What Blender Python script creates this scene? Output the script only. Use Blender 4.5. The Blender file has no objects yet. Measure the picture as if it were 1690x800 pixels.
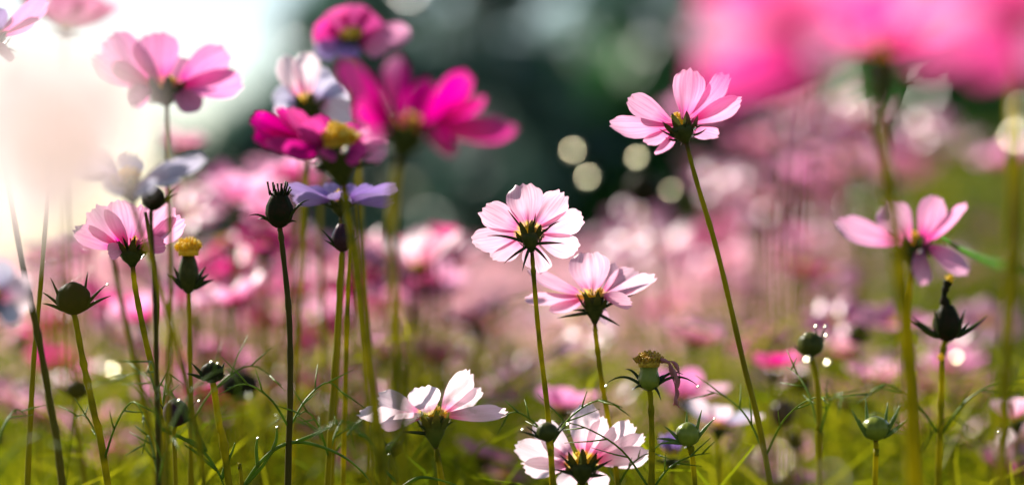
import bpy, math, random
from mathutils import Vector, Matrix
R_ = math.radians
rng = random.Random(7)
scene = bpy.context.scene
COL = scene.collection

# ---------------------------------------------------------------- camera, sky, sun, exposure
CAM_Z, FOCUS, LENS = 0.85, 1.60, 85.0
K = 36.0 / LENS / 1690.0                      # metres per photo pixel at one metre
cam_d = bpy.data.cameras.new('camera')
cam = bpy.data.objects.new('camera', cam_d); COL.objects.link(cam)
cam.location = (0, 0, CAM_Z); cam.rotation_euler = (R_(90), 0, 0)
cam_d.lens = LENS; cam_d.sensor_width = 36.0; cam_d.clip_start = 0.05; cam_d.clip_end = 2000
cam_d.dof.use_dof = True; cam_d.dof.focus_distance = FOCUS; cam_d.dof.aperture_fstop = 2.0
cam_d.dof.aperture_blades = 0
scene.camera = cam

SUN_EL, SUN_AZ = R_(37), R_(-46)              # azimuth measured from +Y (view direction), negative = to the left
sd = Vector((math.sin(SUN_AZ) * math.cos(SUN_EL), math.cos(SUN_AZ) * math.cos(SUN_EL), math.sin(SUN_EL)))
world = bpy.data.worlds.new('World'); scene.world = world; world.use_nodes = True
wn, wl = world.node_tree.nodes, world.node_tree.links
sky = wn.new('ShaderNodeTexSky'); sky.sky_type = 'NISHITA'; sky.sun_disc = False
sky.sun_elevation = SUN_EL; sky.sun_rotation = SUN_AZ
sky.air_density = 1.0; sky.dust_density = 0.6; sky.ozone_density = 1.0
bg = wn['Background']; bg.inputs['Strength'].default_value = 0.075
wl.new(sky.outputs['Color'], bg.inputs['Color'])
sun_d = bpy.data.lights.new('sun', 'SUN'); sun_d.energy = 5.0; sun_d.angle = R_(0.5); sun_d.color = (1.0, 0.93, 0.82)
sun = bpy.data.objects.new('sun', sun_d); COL.objects.link(sun)
sun.rotation_euler = sd.to_track_quat('Z', 'Y').to_euler(); sun.location = (-3, 5, 6)
scene.view_settings.view_transform = 'Standard'; scene.view_settings.look = 'None'
scene.view_settings.exposure = 1.03; scene.view_settings.gamma = 1.0
scene.cycles.use_denoising = True
scene.cycles.max_bounces = 10; scene.cycles.transmission_bounces = 8; scene.cycles.diffuse_bounces = 5
scene.cycles.sample_clamp_indirect = 8.0
scene.cycles.caustics_reflective = False; scene.cycles.caustics_refractive = False

# ---------------------------------------------------------------- helpers
def at(px, py, d):
    return Vector(((px - 845) * K * d, d, CAM_Z + (400 - py) * K * d))

class MB:
    def __init__(s): s.v, s.f, s.uv, s.smooth = [], [], [], True
    def add(s, verts, faces, uvs=None):
        o = len(s.v); s.v += [Vector(p) for p in verts]; s.f += [tuple(i + o for i in f) for f in faces]
        s.uv += uvs if uvs else [(0.5, 0.5)] * len(verts)
    def grid(s, fn, nu, nv):
        vs, uv, fs = [], [], []
        for i in range(nu + 1):
            for j in range(nv + 1):
                u, v = i / nu, j / nv * 2 - 1
                vs.append(fn(u, v)); uv.append((u, v * .5 + .5))
        for i in range(nu):
            for j in range(nv):
                a = i * (nv + 1) + j; fs.append((a, a + 1, a + nv + 2, a + nv + 1))
        s.add(vs, fs, uv)
    def tube(s, pts, radii, n=8, cap=True):
        pts = [Vector(p) for p in pts]; m = len(pts); vs, fs, uv = [], [], []
        t0 = (pts[1] - pts[0]).normalized()
        nrm = t0.orthogonal().normalized()
        for i, p in enumerate(pts):
            t = (pts[min(i + 1, m - 1)] - pts[max(i - 1, 0)]).normalized()
            nrm = (nrm - t * nrm.dot(t)).normalized(); b = t.cross(nrm)
            r = radii[i] if isinstance(radii, (list, tuple)) else radii
            for k in range(n):
                a = 2 * math.pi * k / n
                vs.append(p + (nrm * math.cos(a) + b * math.sin(a)) * r); uv.append((i / (m - 1), k / n))
        for i in range(m - 1):
            for k in range(n):
                k2 = (k + 1) % n
                fs.append((i * n + k, i * n + k2, (i + 1) * n + k2, (i + 1) * n + k))
        if cap:
            fs.append(tuple(range(n - 1, -1, -1))); fs.append(tuple((m - 1) * n + k for k in range(n)))
        s.add(vs, fs, uv)
    def lathe(s, base, axis, prof, n=16, ribs=0, ramp=0.0):
        """prof: list of (height along axis, radius)"""
        axis = axis.normalized(); x = axis.orthogonal().normalized(); y = axis.cross(x)
        vs, fs, uv = [], [], []; m = len(prof)
        for i, (h, r) in enumerate(prof):
            for k in range(n):
                a = 2 * math.pi * k / n; rr = r * (1 + ramp * math.cos(a * ribs)) if ribs else r
                vs.append(base + axis * h + (x * math.cos(a) + y * math.sin(a)) * rr); uv.append((i / (m - 1), k / n))
        for i in range(m - 1):
            for k in range(n):
                k2 = (k + 1) % n
                fs.append((i * n + k, i * n + k2, (i + 1) * n + k2, (i + 1) * n + k))
        fs.append(tuple(range(n - 1, -1, -1))); fs.append(tuple((m - 1) * n + k for k in range(n)))
        s.add(vs, fs, uv)
    def build(s, name, mat, parent=None, origin=Vector((0, 0, 0))):
        me = bpy.data.meshes.new(name)
        me.from_pydata([tuple(p - origin) for p in s.v], [], s.f)
        ul = me.uv_layers.new(name='UVMap')
        li = [0] * len(me.loops); me.loops.foreach_get('vertex_index', li)
        flat = [c for i in li for c in s.uv[i]]
        ul.data.foreach_set('uv', flat)
        if s.smooth: me.polygons.foreach_set('use_smooth', [True] * len(me.polygons))
        me.materials.append(mat)
        o = bpy.data.objects.new(name, me); COL.objects.link(o)
        if parent: o.parent = parent
        return o

def tag(o, label, cat, group=None, kind=None):
    if label: o['label'] = label
    if cat: o['category'] = cat
    if group: o['group'] = group
    if kind: o['kind'] = kind
    return o
def thing(name, loc, label, cat, group=None):
    o = bpy.data.objects.new(name, None); COL.objects.link(o); o.location = loc; o.empty_display_size = .02
    return tag(o, label, cat, group)
def structure(o): o['kind'] = 'structure'; return o

def bez(a, b, c, t): return a * (1 - t) ** 2 + b * (2 * t * (1 - t)) + c * t * t
def catmull(pts, sub=8):
    pts = [Vector(p) for p in pts]
    P = [pts[0] * 2 - pts[1]] + pts + [pts[-1] * 2 - pts[-2]]
    out = []
    for i in range(1, len(P) - 2):
        for k in range(sub):
            t = k / sub; a, b, c, d = P[i - 1], P[i], P[i + 1], P[i + 2]
            out.append(.5 * ((2 * b) + (c - a) * t + (2 * a - 5 * b + 4 * c - d) * t * t + (3 * b - a - 3 * c + d) * t ** 3))
    out.append(pts[-1]); return out
def lerp_prof(prof, u):
    for (a, x), (b, y) in zip(prof, prof[1:]):
        if u <= b:
            t = (u - a) / (b - a); t = t * t * (3 - 2 * t) if False else t
            return x + (y - x) * t
    return prof[-1][1]

# ---------------------------------------------------------------- materials
def new_mat(name):
    m = bpy.data.materials.new(name); m.use_nodes = True
    nt = m.node_tree; nt.nodes.clear()
    out = nt.nodes.new('ShaderNodeOutputMaterial'); return m, nt, out
def ramp(nt, stops):
    r = nt.nodes.new('ShaderNodeValToRGB'); e = r.color_ramp.elements
    while len(e) < len(stops): e.new(0.5)
    for k, (p, c) in enumerate(stops): e[k].position = p; e[k].color = (*c, 1)
    return r
def thin_shader(nt, out, col, trans, gloss=0.05, rough=.4, tcol=None, normal=None):
    N, L = nt.nodes.new, nt.links.new
    d, t, g = N('ShaderNodeBsdfDiffuse'), N('ShaderNodeBsdfTranslucent'), N('ShaderNodeBsdfGlossy')
    m1, m2 = N('ShaderNodeMixShader'), N('ShaderNodeMixShader')
    L(col, d.inputs['Color']); L(tcol or col, t.inputs['Color']); g.inputs['Roughness'].default_value = rough
    if normal: [L(normal, x.inputs['Normal']) for x in (d, t, g)]
    m1.inputs['Fac'].default_value = trans; L(d.outputs[0], m1.inputs[1]); L(t.outputs[0], m1.inputs[2])
    fr = N('ShaderNodeFresnel'); fr.inputs['IOR'].default_value = 1.4
    mm = N('ShaderNodeMath'); mm.operation = 'MULTIPLY'; mm.inputs[1].default_value = gloss * 10; L(fr.outputs[0], mm.inputs[0])
    L(mm.outputs[0], m2.inputs['Fac']); L(m1.outputs[0], m2.inputs[1]); L(g.outputs[0], m2.inputs[2])
    L(m2.outputs[0], out.inputs['Surface'])

def petal_mat(name, tip, mid, base, claw=(.75, .55, .05), trans=.68, vein=.7):
    m, nt, out = new_mat(name); N, L = nt.nodes.new, nt.links.new
    uv = N('ShaderNodeUVMap'); sp = N('ShaderNodeSeparateXYZ'); L(uv.outputs[0], sp.inputs[0])
    r = ramp(nt, [(.0, claw), (.09, claw), (.17, base), (.42, mid), (.95, tip)])
    oi = N('ShaderNodeObjectInfo')
    # veins: noise stretched along the petal
    cb = N('ShaderNodeCombineXYZ'); mu = N('ShaderNodeMath'); mu.operation = 'MULTIPLY'; mu.inputs[1].default_value = 1.3; L(sp.outputs[0], mu.inputs[0])
    mv = N('ShaderNodeMath'); mv.operation = 'MULTIPLY'; mv.inputs[1].default_value = 17.0; L(sp.outputs[1], mv.inputs[0])
    ro = N('ShaderNodeMath'); ro.operation = 'MULTIPLY'; ro.inputs[1].default_value = 40; L(oi.outputs['Random'], ro.inputs[0])
    L(mu.outputs[0], cb.inputs[0]); L(mv.outputs[0], cb.inputs[1]); L(ro.outputs[0], cb.inputs[2])
    no = N('ShaderNodeTexNoise'); no.inputs['Scale'].default_value = 1.0; no.inputs['Detail'].default_value = 3; L(cb.outputs[0], no.inputs['Vector'])
    # a little wander so that the u-ramp is not a clean ring
    ad = N('ShaderNodeMath'); ad.operation = 'MULTIPLY_ADD'; ad.inputs[1].default_value = .22; L(no.outputs[0], ad.inputs[0])
    s2 = N('ShaderNodeMath'); s2.operation = 'SUBTRACT'; s2.inputs[1].default_value = .11; L(sp.outputs[0], s2.inputs[0]); L(s2.outputs[0], ad.inputs[2])
    L(ad.outputs[0], r.inputs[0])
    vr = N('ShaderNodeMapRange'); vr.inputs[1].default_value = .44; vr.inputs[2].default_value = .62; vr.inputs[3].default_value = 0; vr.inputs[4].default_value = vein; L(no.outputs[0], vr.inputs[0])
    mx = N('ShaderNodeMix'); mx.data_type = 'RGBA'; L(vr.outputs[0], mx.inputs['Factor']); L(r.outputs[0], mx.inputs['A'])
    mx.inputs['B'].default_value = (*[c * .6 + b * .25 for c, b in zip(mid, base)], 1)
    hs = N('ShaderNodeHueSaturation'); L(mx.outputs['Result'], hs.inputs['Color'])
    hv = N('ShaderNodeMapRange'); hv.inputs[3].default_value = .9; hv.inputs[4].default_value = 1.12; L(oi.outputs['Random'], hv.inputs[0]); L(hv.outputs[0], hs.inputs['Saturation'])
    bp = N('ShaderNodeBump'); bp.inputs['Strength'].default_value = .14; bp.inputs['Distance'].default_value = .0006; L(no.outputs[0], bp.inputs['Height'])
    # brown, worn spots along the rim
    n3 = N('ShaderNodeTexNoise'); n3.inputs['Scale'].default_value = 9; n3.inputs['Detail'].default_value = 2; c3 = N('ShaderNodeCombineXYZ')
    L(sp.outputs[0], c3.inputs[0]); L(sp.outputs[1], c3.inputs[1]); L(ro.outputs[0], c3.inputs[2]); L(c3.outputs[0], n3.inputs['Vector'])
    a1 = N('ShaderNodeMapRange'); a1.inputs[1].default_value = .56; a1.inputs[2].default_value = .68; L(n3.outputs[0], a1.inputs[0])
    a2 = N('ShaderNodeMapRange'); a2.inputs[1].default_value = .84; a2.inputs[2].default_value = .99; a2.inputs[4].default_value = .55; L(sp.outputs[0], a2.inputs[0])
    a3 = N('ShaderNodeMath'); a3.operation = 'MULTIPLY'; L(a1.outputs[0], a3.inputs[0]); L(a2.outputs[0], a3.inputs[1])
    m3 = N('ShaderNodeMix'); m3.data_type = 'RGBA'; L(a3.outputs[0], m3.inputs['Factor']); L(hs.outputs[0], m3.inputs['A']); m3.inputs['B'].default_value = (.42, .20, .16, 1)
    thin_shader(nt, out, m3.outputs['Result'], trans, .012, .45, None, bp.outputs[0]); return m

def plant_mat(name, c1, c2, trans=.4, gloss=.06, rough=.35, scale=60, neck=None):
    m, nt, out = new_mat(name); N, L = nt.nodes.new, nt.links.new
    g = N('ShaderNodeNewGeometry'); no = N('ShaderNodeTexNoise'); no.inputs['Scale'].default_value = scale; no.inputs['Detail'].default_value = 4
    L(g.outputs['Position'], no.inputs['Vector'])
    r = ramp(nt, [(.3, c1), (.7, c2)]); L(no.outputs[0], r.inputs[0])
    col = r.outputs[0]
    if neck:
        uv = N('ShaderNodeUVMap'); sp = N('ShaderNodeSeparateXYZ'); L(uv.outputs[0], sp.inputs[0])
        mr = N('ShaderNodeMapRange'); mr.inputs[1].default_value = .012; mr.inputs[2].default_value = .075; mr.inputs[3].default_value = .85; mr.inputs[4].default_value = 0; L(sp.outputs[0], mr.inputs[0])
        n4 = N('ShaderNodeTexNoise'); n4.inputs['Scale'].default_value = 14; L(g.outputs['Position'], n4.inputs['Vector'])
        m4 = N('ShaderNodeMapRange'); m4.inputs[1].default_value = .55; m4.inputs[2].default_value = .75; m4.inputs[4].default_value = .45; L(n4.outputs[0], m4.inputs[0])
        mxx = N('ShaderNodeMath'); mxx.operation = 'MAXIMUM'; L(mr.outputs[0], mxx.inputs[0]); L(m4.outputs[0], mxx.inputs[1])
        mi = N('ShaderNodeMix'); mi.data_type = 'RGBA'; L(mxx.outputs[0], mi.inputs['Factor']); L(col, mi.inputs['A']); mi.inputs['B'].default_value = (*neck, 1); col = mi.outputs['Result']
    n2 = N('ShaderNodeTexNoise'); n2.inputs['Scale'].default_value = 900; L(g.outputs['Position'], n2.inputs['Vector'])
    bp = N('ShaderNodeBump'); bp.inputs['Strength'].default_value = .3; bp.inputs['Distance'].default_value = .0006; L(n2.outputs[0], bp.inputs['Height'])
    thin_shader(nt, out, col, trans, gloss, rough, None, bp.outputs[0]); return m

def leaf_mass_mat(name, c1, c2, c3, trans, scale, gloss=.06, rough=.3):
    m, nt, out = new_mat(name); N, L = nt.nodes.new, nt.links.new
    g = N('ShaderNodeNewGeometry'); no = N('ShaderNodeTexNoise'); no.inputs['Scale'].default_value = scale; no.inputs['Detail'].default_value = 3
    L(g.outputs['Position'], no.inputs['Vector'])
    mixr = N('ShaderNodeMath'); mixr.operation = 'MULTIPLY_ADD'; mixr.inputs[1].default_value = .5; L(g.outputs['Random Per Island'], mixr.inputs[0])
    h = N('ShaderNodeMath'); h.operation = 'MULTIPLY'; h.inputs[1].default_value = .6; L(no.outputs[0], h.inputs[0]); L(h.outputs[0], mixr.inputs[2])
    r = ramp(nt, [(.15, c1), (.5, c2), (.85, c3)]); L(mixr.outputs[0], r.inputs[0])
    thin_shader(nt, out, r.outputs[0], trans, gloss, rough); return m

M = {}
M['blush']   = petal_mat('blush_petal', (.88, .60, .71), (.86, .49, .64), (.72, .13, .36))
M['pink']    = petal_mat('pink_petal', (.80, .34, .58), (.78, .26, .52), (.60, .06, .30), claw=(.5, .15, .12))
M['rosepink'] = petal_mat('rose_pink_petal', (.82, .44, .62), (.80, .34, .56), (.74, .03, .30), claw=(.6, .06, .25))
M['white']   = petal_mat('white_petal', (.86, .72, .77), (.85, .66, .73), (.76, .20, .42), vein=.35)
M['bright_pink'] = petal_mat('bright_pink_petal', (.88, .14, .40), (.86, .09, .34), (.72, .02, .2), claw=(.6, .1, .2), trans=.65)
M['snow'] = petal_mat('snow_white_petal', (.90, .81, .80), (.90, .80, .79), (.88, .74, .74), claw=(.88, .74, .70), vein=.05, trans=.62)
M['magenta'] = petal_mat('magenta_petal', (.80, .045, .36), (.74, .022, .30), (.46, .010, .20), claw=(.4, .02, .1), trans=.58)
M['hotpink'] = petal_mat('hot_pink_petal', (.84, .12, .38), (.82, .085, .33), (.62, .02, .18), claw=(.5, .05, .12))
M['mauve']   = petal_mat('mauve_petal', (.46, .33, .64), (.38, .25, .58), (.22, .08, .34), claw=(.3, .12, .25), trans=.4)
M['lavender'] = petal_mat('lavender_petal', (.76, .73, .85), (.64, .60, .80), (.34, .22, .46), claw=(.3, .2, .25), trans=.45)
M['dusty']   = petal_mat('dusty_pink_petal', (.66, .25, .40), (.62, .19, .35), (.45, .07, .2), claw=(.4, .2, .1), trans=.48)
M['pale']    = petal_mat('pale_pink_petal', (.82, .44, .55), (.79, .34, .47), (.68, .14, .30), trans=.5)
M['disc']    = plant_mat('yellow_disc', (.85, .58, .03), (.95, .74, .10), .5, .02, .6, 500)
M['disc_old'] = plant_mat('withered_disc', (.40, .20, .03), (.75, .50, .05), .25, .03, .6, 500)
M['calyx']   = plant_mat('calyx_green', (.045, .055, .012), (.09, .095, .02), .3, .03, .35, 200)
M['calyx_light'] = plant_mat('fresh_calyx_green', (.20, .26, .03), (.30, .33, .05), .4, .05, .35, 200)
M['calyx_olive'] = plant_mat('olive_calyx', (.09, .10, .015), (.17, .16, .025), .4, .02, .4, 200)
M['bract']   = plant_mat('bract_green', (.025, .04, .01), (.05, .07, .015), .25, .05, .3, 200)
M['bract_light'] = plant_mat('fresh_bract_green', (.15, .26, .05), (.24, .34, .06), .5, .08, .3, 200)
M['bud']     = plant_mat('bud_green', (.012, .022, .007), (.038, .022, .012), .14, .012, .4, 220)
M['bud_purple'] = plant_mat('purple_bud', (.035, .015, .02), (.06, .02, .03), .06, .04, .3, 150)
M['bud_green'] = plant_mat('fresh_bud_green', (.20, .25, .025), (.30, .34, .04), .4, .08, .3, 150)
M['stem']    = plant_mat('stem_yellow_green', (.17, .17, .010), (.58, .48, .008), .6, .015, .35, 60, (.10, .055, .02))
M['stem_dark'] = plant_mat('stem_dark', (.06, .05, .008), (.11, .085, .01), .35, .03, .35, 25)
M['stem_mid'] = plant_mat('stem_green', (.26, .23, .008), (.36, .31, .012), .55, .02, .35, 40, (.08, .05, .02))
M['leaf']    = plant_mat('leaf_green', (.12, .22, .02), (.24, .34, .03), .55, .04, .3, 60)
M['blade'] = plant_mat('broad_blade_green', (.06, .22, .015), (.10, .32, .02), .55, .004, .5, 60)
M['withered'] = plant_mat('withered_petal', (.55, .20, .22), (.70, .35, .35), .5, .04, .5, 120)
def water():
    m, nt, out = new_mat('dew'); p = nt.nodes.new('ShaderNodeBsdfPrincipled')
    p.inputs['Base Color'].default_value = (.95, .90, .60, 1); p.inputs['Roughness'].default_value = .25; p.inputs['Metallic'].default_value = .9  # mostly metal with a yellow tint, so glints are strengthened in the material
    p.inputs['IOR'].default_value = 2.0; p.inputs['Specular IOR Level'].default_value = 1.0
    p.inputs['Transmission Weight'].default_value = .6
    nt.links.new(p.outputs[0], out.inputs['Surface']); return m
M['dew'] = water()

# ---------------------------------------------------------------- setting: ground
def soil():
    m, nt, out = new_mat('soil'); N, L = nt.nodes.new, nt.links.new
    g = N('ShaderNodeNewGeometry'); no = N('ShaderNodeTexNoise'); no.inputs['Scale'].default_value = 3; no.inputs['Detail'].default_value = 8
    L(g.outputs['Position'], no.inputs['Vector']); r = ramp(nt, [(.35, (.035, .05, .012)), (.65, (.10, .11, .03))]); L(no.outputs[0], r.inputs[0])
    p = N('ShaderNodeBsdfPrincipled'); p.inputs['Roughness'].default_value = .95; L(r.outputs[0], p.inputs['Base Color'])
    bp = N('ShaderNodeBump'); bp.inputs['Strength'].default_value = .8; bp.inputs['Distance'].default_value = .03; L(no.outputs[0], bp.inputs['Height']); L(bp.outputs[0], p.inputs['Normal'])
    L(p.outputs[0], out.inputs['Surface']); return m
b = MB()
def gz(x, y): return -0.02 + .02 * math.sin(x * 3.1 + y) * math.sin(y * 1.7) if abs(x) < 40 and -5 < y < 40 else -.02
xs = [-600, -150, -40] + [-20 + i for i in range(41)] + [40, 150, 600]
ys = [-300, -60, -10] + [-4 + i for i in range(32)] + [40, 80, 200, 900]
vs = [(x, y, gz(x, y)) for x in xs for y in ys]; n = len(ys)
b.add(vs, [(i * n + j, (i + 1) * n + j, (i + 1) * n + j + 1, i * n + j + 1) for i in range(len(xs) - 1) for j in range(n - 1)])
structure(b.build('ground', soil()))

# ---------------------------------------------------------------- setting: trees and hedges behind the bed
M['bark'] = plant_mat('pale_bark', (.22, .23, .22), (.38, .39, .37), 0, .02, .8, 4)
M['bark_dark'] = plant_mat('dark_bark', (.05, .045, .04), (.10, .09, .075), 0, .02, .8, 4)
M['tree_dark'] = leaf_mass_mat('dark_leaves', (.05, .125, .085), (.075, .17, .115), (.11, .22, .12), .45, .6, .03)
M['tree_green'] = leaf_mass_mat('green_leaves', (.02, .10, .02), (.04, .19, .03), (.07, .28, .035), .55, .8, .03)
M['tree_pine'] = leaf_mass_mat('blue_green_leaves', (.055, .13, .10), (.08, .165, .13), (.11, .21, .145), .45, .7, .03)
def leaf_quad(b, p, s, r):
    n = Vector((r.gauss(0, 1), r.gauss(0, 1), r.gauss(0, 1))).normalized(); t = n.orthogonal().normalized()
    t = Matrix.Rotation(r.random() * 6.28, 3, n) @ t; w = n.cross(t)
    b.add([p - t * s, p - t * s * .2 + w * s * .42 + n * s * .08, p + t * s, p - t * s * .2 - w * s * .42 + n * s * .08], [(0, 1, 2, 3)])
def make_tree(x, y, h, rad, crown_lo, mat, bark, label, nleaf, ls, seed, name='broadleaf_tree', tr=.12):
    r = random.Random(seed)
    t = thing(name, (x, y, -.02), label, 'tree', 'trees behind the flower bed')
    O = Vector((0, 0, 0)); tb = MB()
    top = Vector((r.uniform(-.3, .3), r.uniform(-.3, .3), h * .9))
    trunk = catmull([(0, 0, -.1), (r.uniform(-.06, .06), 0, h * .3), (r.uniform(-.15, .15), .05, h * .6), top], 6)
    tb.tube(trunk, [tr * (1.15 - i / len(trunk)) for i in range(len(trunk))], 10)
    clumps = []
    nl = 16
    for i in range(nl):
        k = int(len(trunk) * (.25 + .7 * i / nl)); p = trunk[min(k, len(trunk) - 1)]
        if p.z < crown_lo * .6: continue
        a = i * 2.4 + r.random(); L = rad * r.uniform(.55, 1.0) * (1.15 - .6 * abs(p.z / h - .45))
        e = p + Vector((math.cos(a) * L, math.sin(a) * L, r.uniform(.0, .5) * L))
        tb.tube(catmull([p, p.lerp(e, .5) + Vector((0, 0, .08 * L)), e], 4), [tr * .45 * (1 - j / 10) for j in range(9)], 6)
        clumps += [e, p.lerp(e, .6)]
    ob = tb.build('trunk', bark, t)
    for _ in range(26):
        a = r.random() * 6.28; q = r.random() ** .5 * rad * .9; z = r.uniform(crown_lo, h)
        f = max(.25, 1 - abs((z - (crown_lo + h) * .5) / ((h - crown_lo) * .5)) ** 2.2)
        clumps.append(Vector((math.cos(a) * q * f, math.sin(a) * q * f, z)))
    cb = MB(); cb.smooth = False
    clumps = [c for c in clumps if c.z > crown_lo - .3]
    sz = [r.uniform(.22, .42) * rad * .8 for _ in clumps]
    for i in range(nleaf):
        j = r.randrange(len(clumps)); c = clumps[j]; s = sz[j]
        d = Vector((r.gauss(0, 1), r.gauss(0, 1), r.gauss(0, .8))); d = d.normalized() * s * r.random() ** .4
        p = c + d
        if p.z < .05: continue
        leaf_quad(cb, p, ls * r.uniform(.6, 1.3), r)
    cb.build('crown', mat, t)
    return t
TREES = [  # px at depth, depth, height, radius, crown_lo, kind, label
    (425, 11.0, 1.55, .42, .1, 'tree_pine', 'bark_dark', 'low rounded blue-green tree at the edge of the bright open sky', 3500),
    (590, 13.0, 2.35, .62, .15, 'tree_pine', 'bark_dark', 'dark tree directly behind the magenta flower heads', 9000),
    (772, 11.0, 2.9, .7, .5, 'tree_pine', 'bark', 'tree with a pale grey upright trunk in front of the dark foliage', 4200),
    (930, 12.2, 1.75, .62, .1, 'tree_green', 'bark_dark', 'bright green bushy tree lit among the dark trees', 5000),
    (1010, 14.5, 2.2, .9, .2, 'tree_dark', 'bark_dark', 'dark tree with bright sky gaps near its top', 6000),
    (1230, 13.0, 2.7, .9, .2, 'tree_dark', 'bark_dark', 'dark tree standing behind the dusty pink flowers', 8000),
    (1430, 12.5, 2.6, 1.0, .1, 'tree_green', 'bark_dark', 'dark tree behind the large blurred hot pink flower', 9000),
    (1640, 11.0, 2.5, .9, .05, 'tree_green', 'bark_dark', 'deep green tree beyond the tall yellow stem', 9000),
]
for i, (px, d, h, rad, lo, mk, bk, lab, nl) in enumerate(TREES):
    p = at(px, 400, d)
    make_tree(p.x, d, h, rad, lo, M[mk], M[bk], lab, nl, .075, 100 + i, tr=.10 if bk == 'bark' else .12)
def make_hedge(x0, x1, y, h, mat, label, nleaf, ls, seed):
    r = random.Random(seed); cx = (x0 + x1) / 2
    t = thing('hedge', (cx, y, -.02), label, 'hedge', 'hedges behind the flower bed')
    tb = MB(); cb = MB(); cb.smooth = False
    pts = [(x0 - cx + (x1 - x0) * k / 14, r.uniform(-.1, .1), .05 * h * r.random()) for k in range(15)]
    for k in range(14):
        tb = MB(); tb.tube([pts[k], (pts[k][0] + r.uniform(-.1, .1), pts[k][1], h * .7)], [.025, .012], 6); tb.build('trunk', M['bark_dark'], t)
    for i in range(nleaf):
        u = r.random(); x = (u - .5) * (x1 - x0)
        hh = h * (.8 + .2 * math.sin(u * 17 + seed) * math.sin(u * 7 + 1))
        leaf_quad(cb, Vector((x, r.gauss(0, .3), hh * r.random() ** .7)), ls * r.uniform(.6, 1.3), r)
    cb.build('foliage', mat, t)
make_hedge(-1.2, 4.2, 14.8, 1.9, M['tree_dark'], 'low dark hedge closing the gaps between the tree trunks', 12000, .085, 3)
make_hedge(-9, -1.6, 22, 1.0, M['tree_pine'], 'distant grey-green hedge under the bright open sky', 9000, .1, 4)

# ---------------------------------------------------------------- flower parts
WPROF = [(0, .20), (.12, .34), (.28, .62), (.45, .86), (.62, 1.0), (.8, .98), (.92, .84), (1, .66)]
def petal(mat, parent, O, base, tip, width, up, bow=.12, cup=.16, seed=0, nu=16, nv=12, pleat=.036, ragged=1.0):
    """one cosmos petal: base and tip are points, up the side the petal's face turns to, bow the sag of its midrib"""
    r = random.Random(seed); ax = tip - base; L = ax.length; d = ax / L
    w = d.cross(up).normalized(); nrm = w.cross(d).normalized()
    mid = (base + tip) * .5 - nrm * bow * L
    ph = r.uniform(-.5, .5); tooth = r.uniform(.035, .065) * ragged; wav = r.uniform(-1, 1) * .05; sk = r.uniform(-.05, .05)
    t1, t2, t3 = (r.uniform(.5, 1.15) for _ in range(3)); rollv = r.uniform(-.06, .10)
    def fn(u, v):
        teeth = (math.exp(-((v + .62) / .22) ** 2) * t1 + math.exp(-(v / .2) ** 2) * t2 + math.exp(-((v - .62) / .22) ** 2) * t3)
        uu = u * (1 + u ** 6 * (tooth * 1.6 * (teeth - .5) - .055 * v * v))
        p = bez(base, mid, tip, uu)
        tg = (bez(base, mid, tip, min(uu + .01, 1.2)) - bez(base, mid, tip, uu - .01)).normalized()
        nn = w.cross(tg).normalized()
        hw = lerp_prof(WPROF, u) * width * .5
        z = cup * hw * v * v * (1.6 - u) + pleat * width * (math.cos(v * math.pi * 2.5 + ph) * .35 + .25 * math.cos(v * 11 + ph)) * (.35 + .65 * (1 - u)) \
            + wav * width * math.sin(u * 5 + v * 3) + rollv * width * u ** 5 * (1 + .6 * v)
        return p + w * (hw * v + sk * width * u * u) + nn * z
    b = MB(); b.grid(fn, nu, nv)
    return b.build('petal', mat, parent, O)

def disc_mesh(c, n, r, h, seed, spikes=46):
    rr = random.Random(seed); b = MB(); n = n.normalized(); x = n.orthogonal().normalized(); y = n.cross(x)
    b.lathe(c - n * h * .3, n, [(0, r * .9), (h * .4, r * .95), (h * .8, r * .7), (h * 1.05, r * .35), (h * 1.15, r * .05)], 12)
    for i in range(spikes):
        q = math.sqrt((i + .5) / spikes); a = i * 2.39996
        p = c + (x * math.cos(a) + y * math.sin(a)) * r * q + n * h * (.6 * (1 - q * q) + .05)
        d = (n + (x * math.cos(a) + y * math.sin(a)) * .7 * q + Vector((rr.gauss(0, .15), rr.gauss(0, .15), rr.gauss(0, .15)))).normalized()
        l = h * rr.uniform(.35, .7); w = r * rr.uniform(.07, .11)
        b.tube([p, p + d * l * .6, p + d * l], [w * .7, w, w * 1.25], 5)
    return b
def bract_mesh(p0, p1, wid, sag, seed=0, side=None):
    """a narrow pointed bract, flattened tube curving from p0 to p1"""
    d = p1 - p0; L = d.length; s = (side or Vector((0, 0, 1))); mid = (p0 + p1) * .5 + s * sag * L
    pts = [bez(p0, mid, p1, k / 8) for k in range(9)]
    b = MB(); b.tube(pts, [wid * f for f in (.75, 1, 1, .95, .85, .7, .52, .32, .1)], 6); return b
def stem_path(pts, d, ground=True):
    """pts: photo pixels (optionally with own depth) from the head down; carries on to the soil"""
    w = [at(p[0], p[1], p[2] if len(p) > 2 else d) for p in pts]
    if len(w) == 1: w.append(w[0] + Vector((rng.uniform(-.006, .006), rng.uniform(-.01, .01), -.08)))
    s = (w[-1] - w[-2]); s = s / max(1e-6, -s.z)
    z = w[-1].z; sx = max(-.25, min(.25, s.x)); sy = max(-.25, min(.25, s.y))
    w.append(Vector((w[-1].x + sx * z * .28, w[-1].y + sy * z * .28, z * .62)))
    w.append(Vector((w[-1].x + sx * z * .10, w[-1].y + sy * z * .10, -.03)))
    return w
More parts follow.
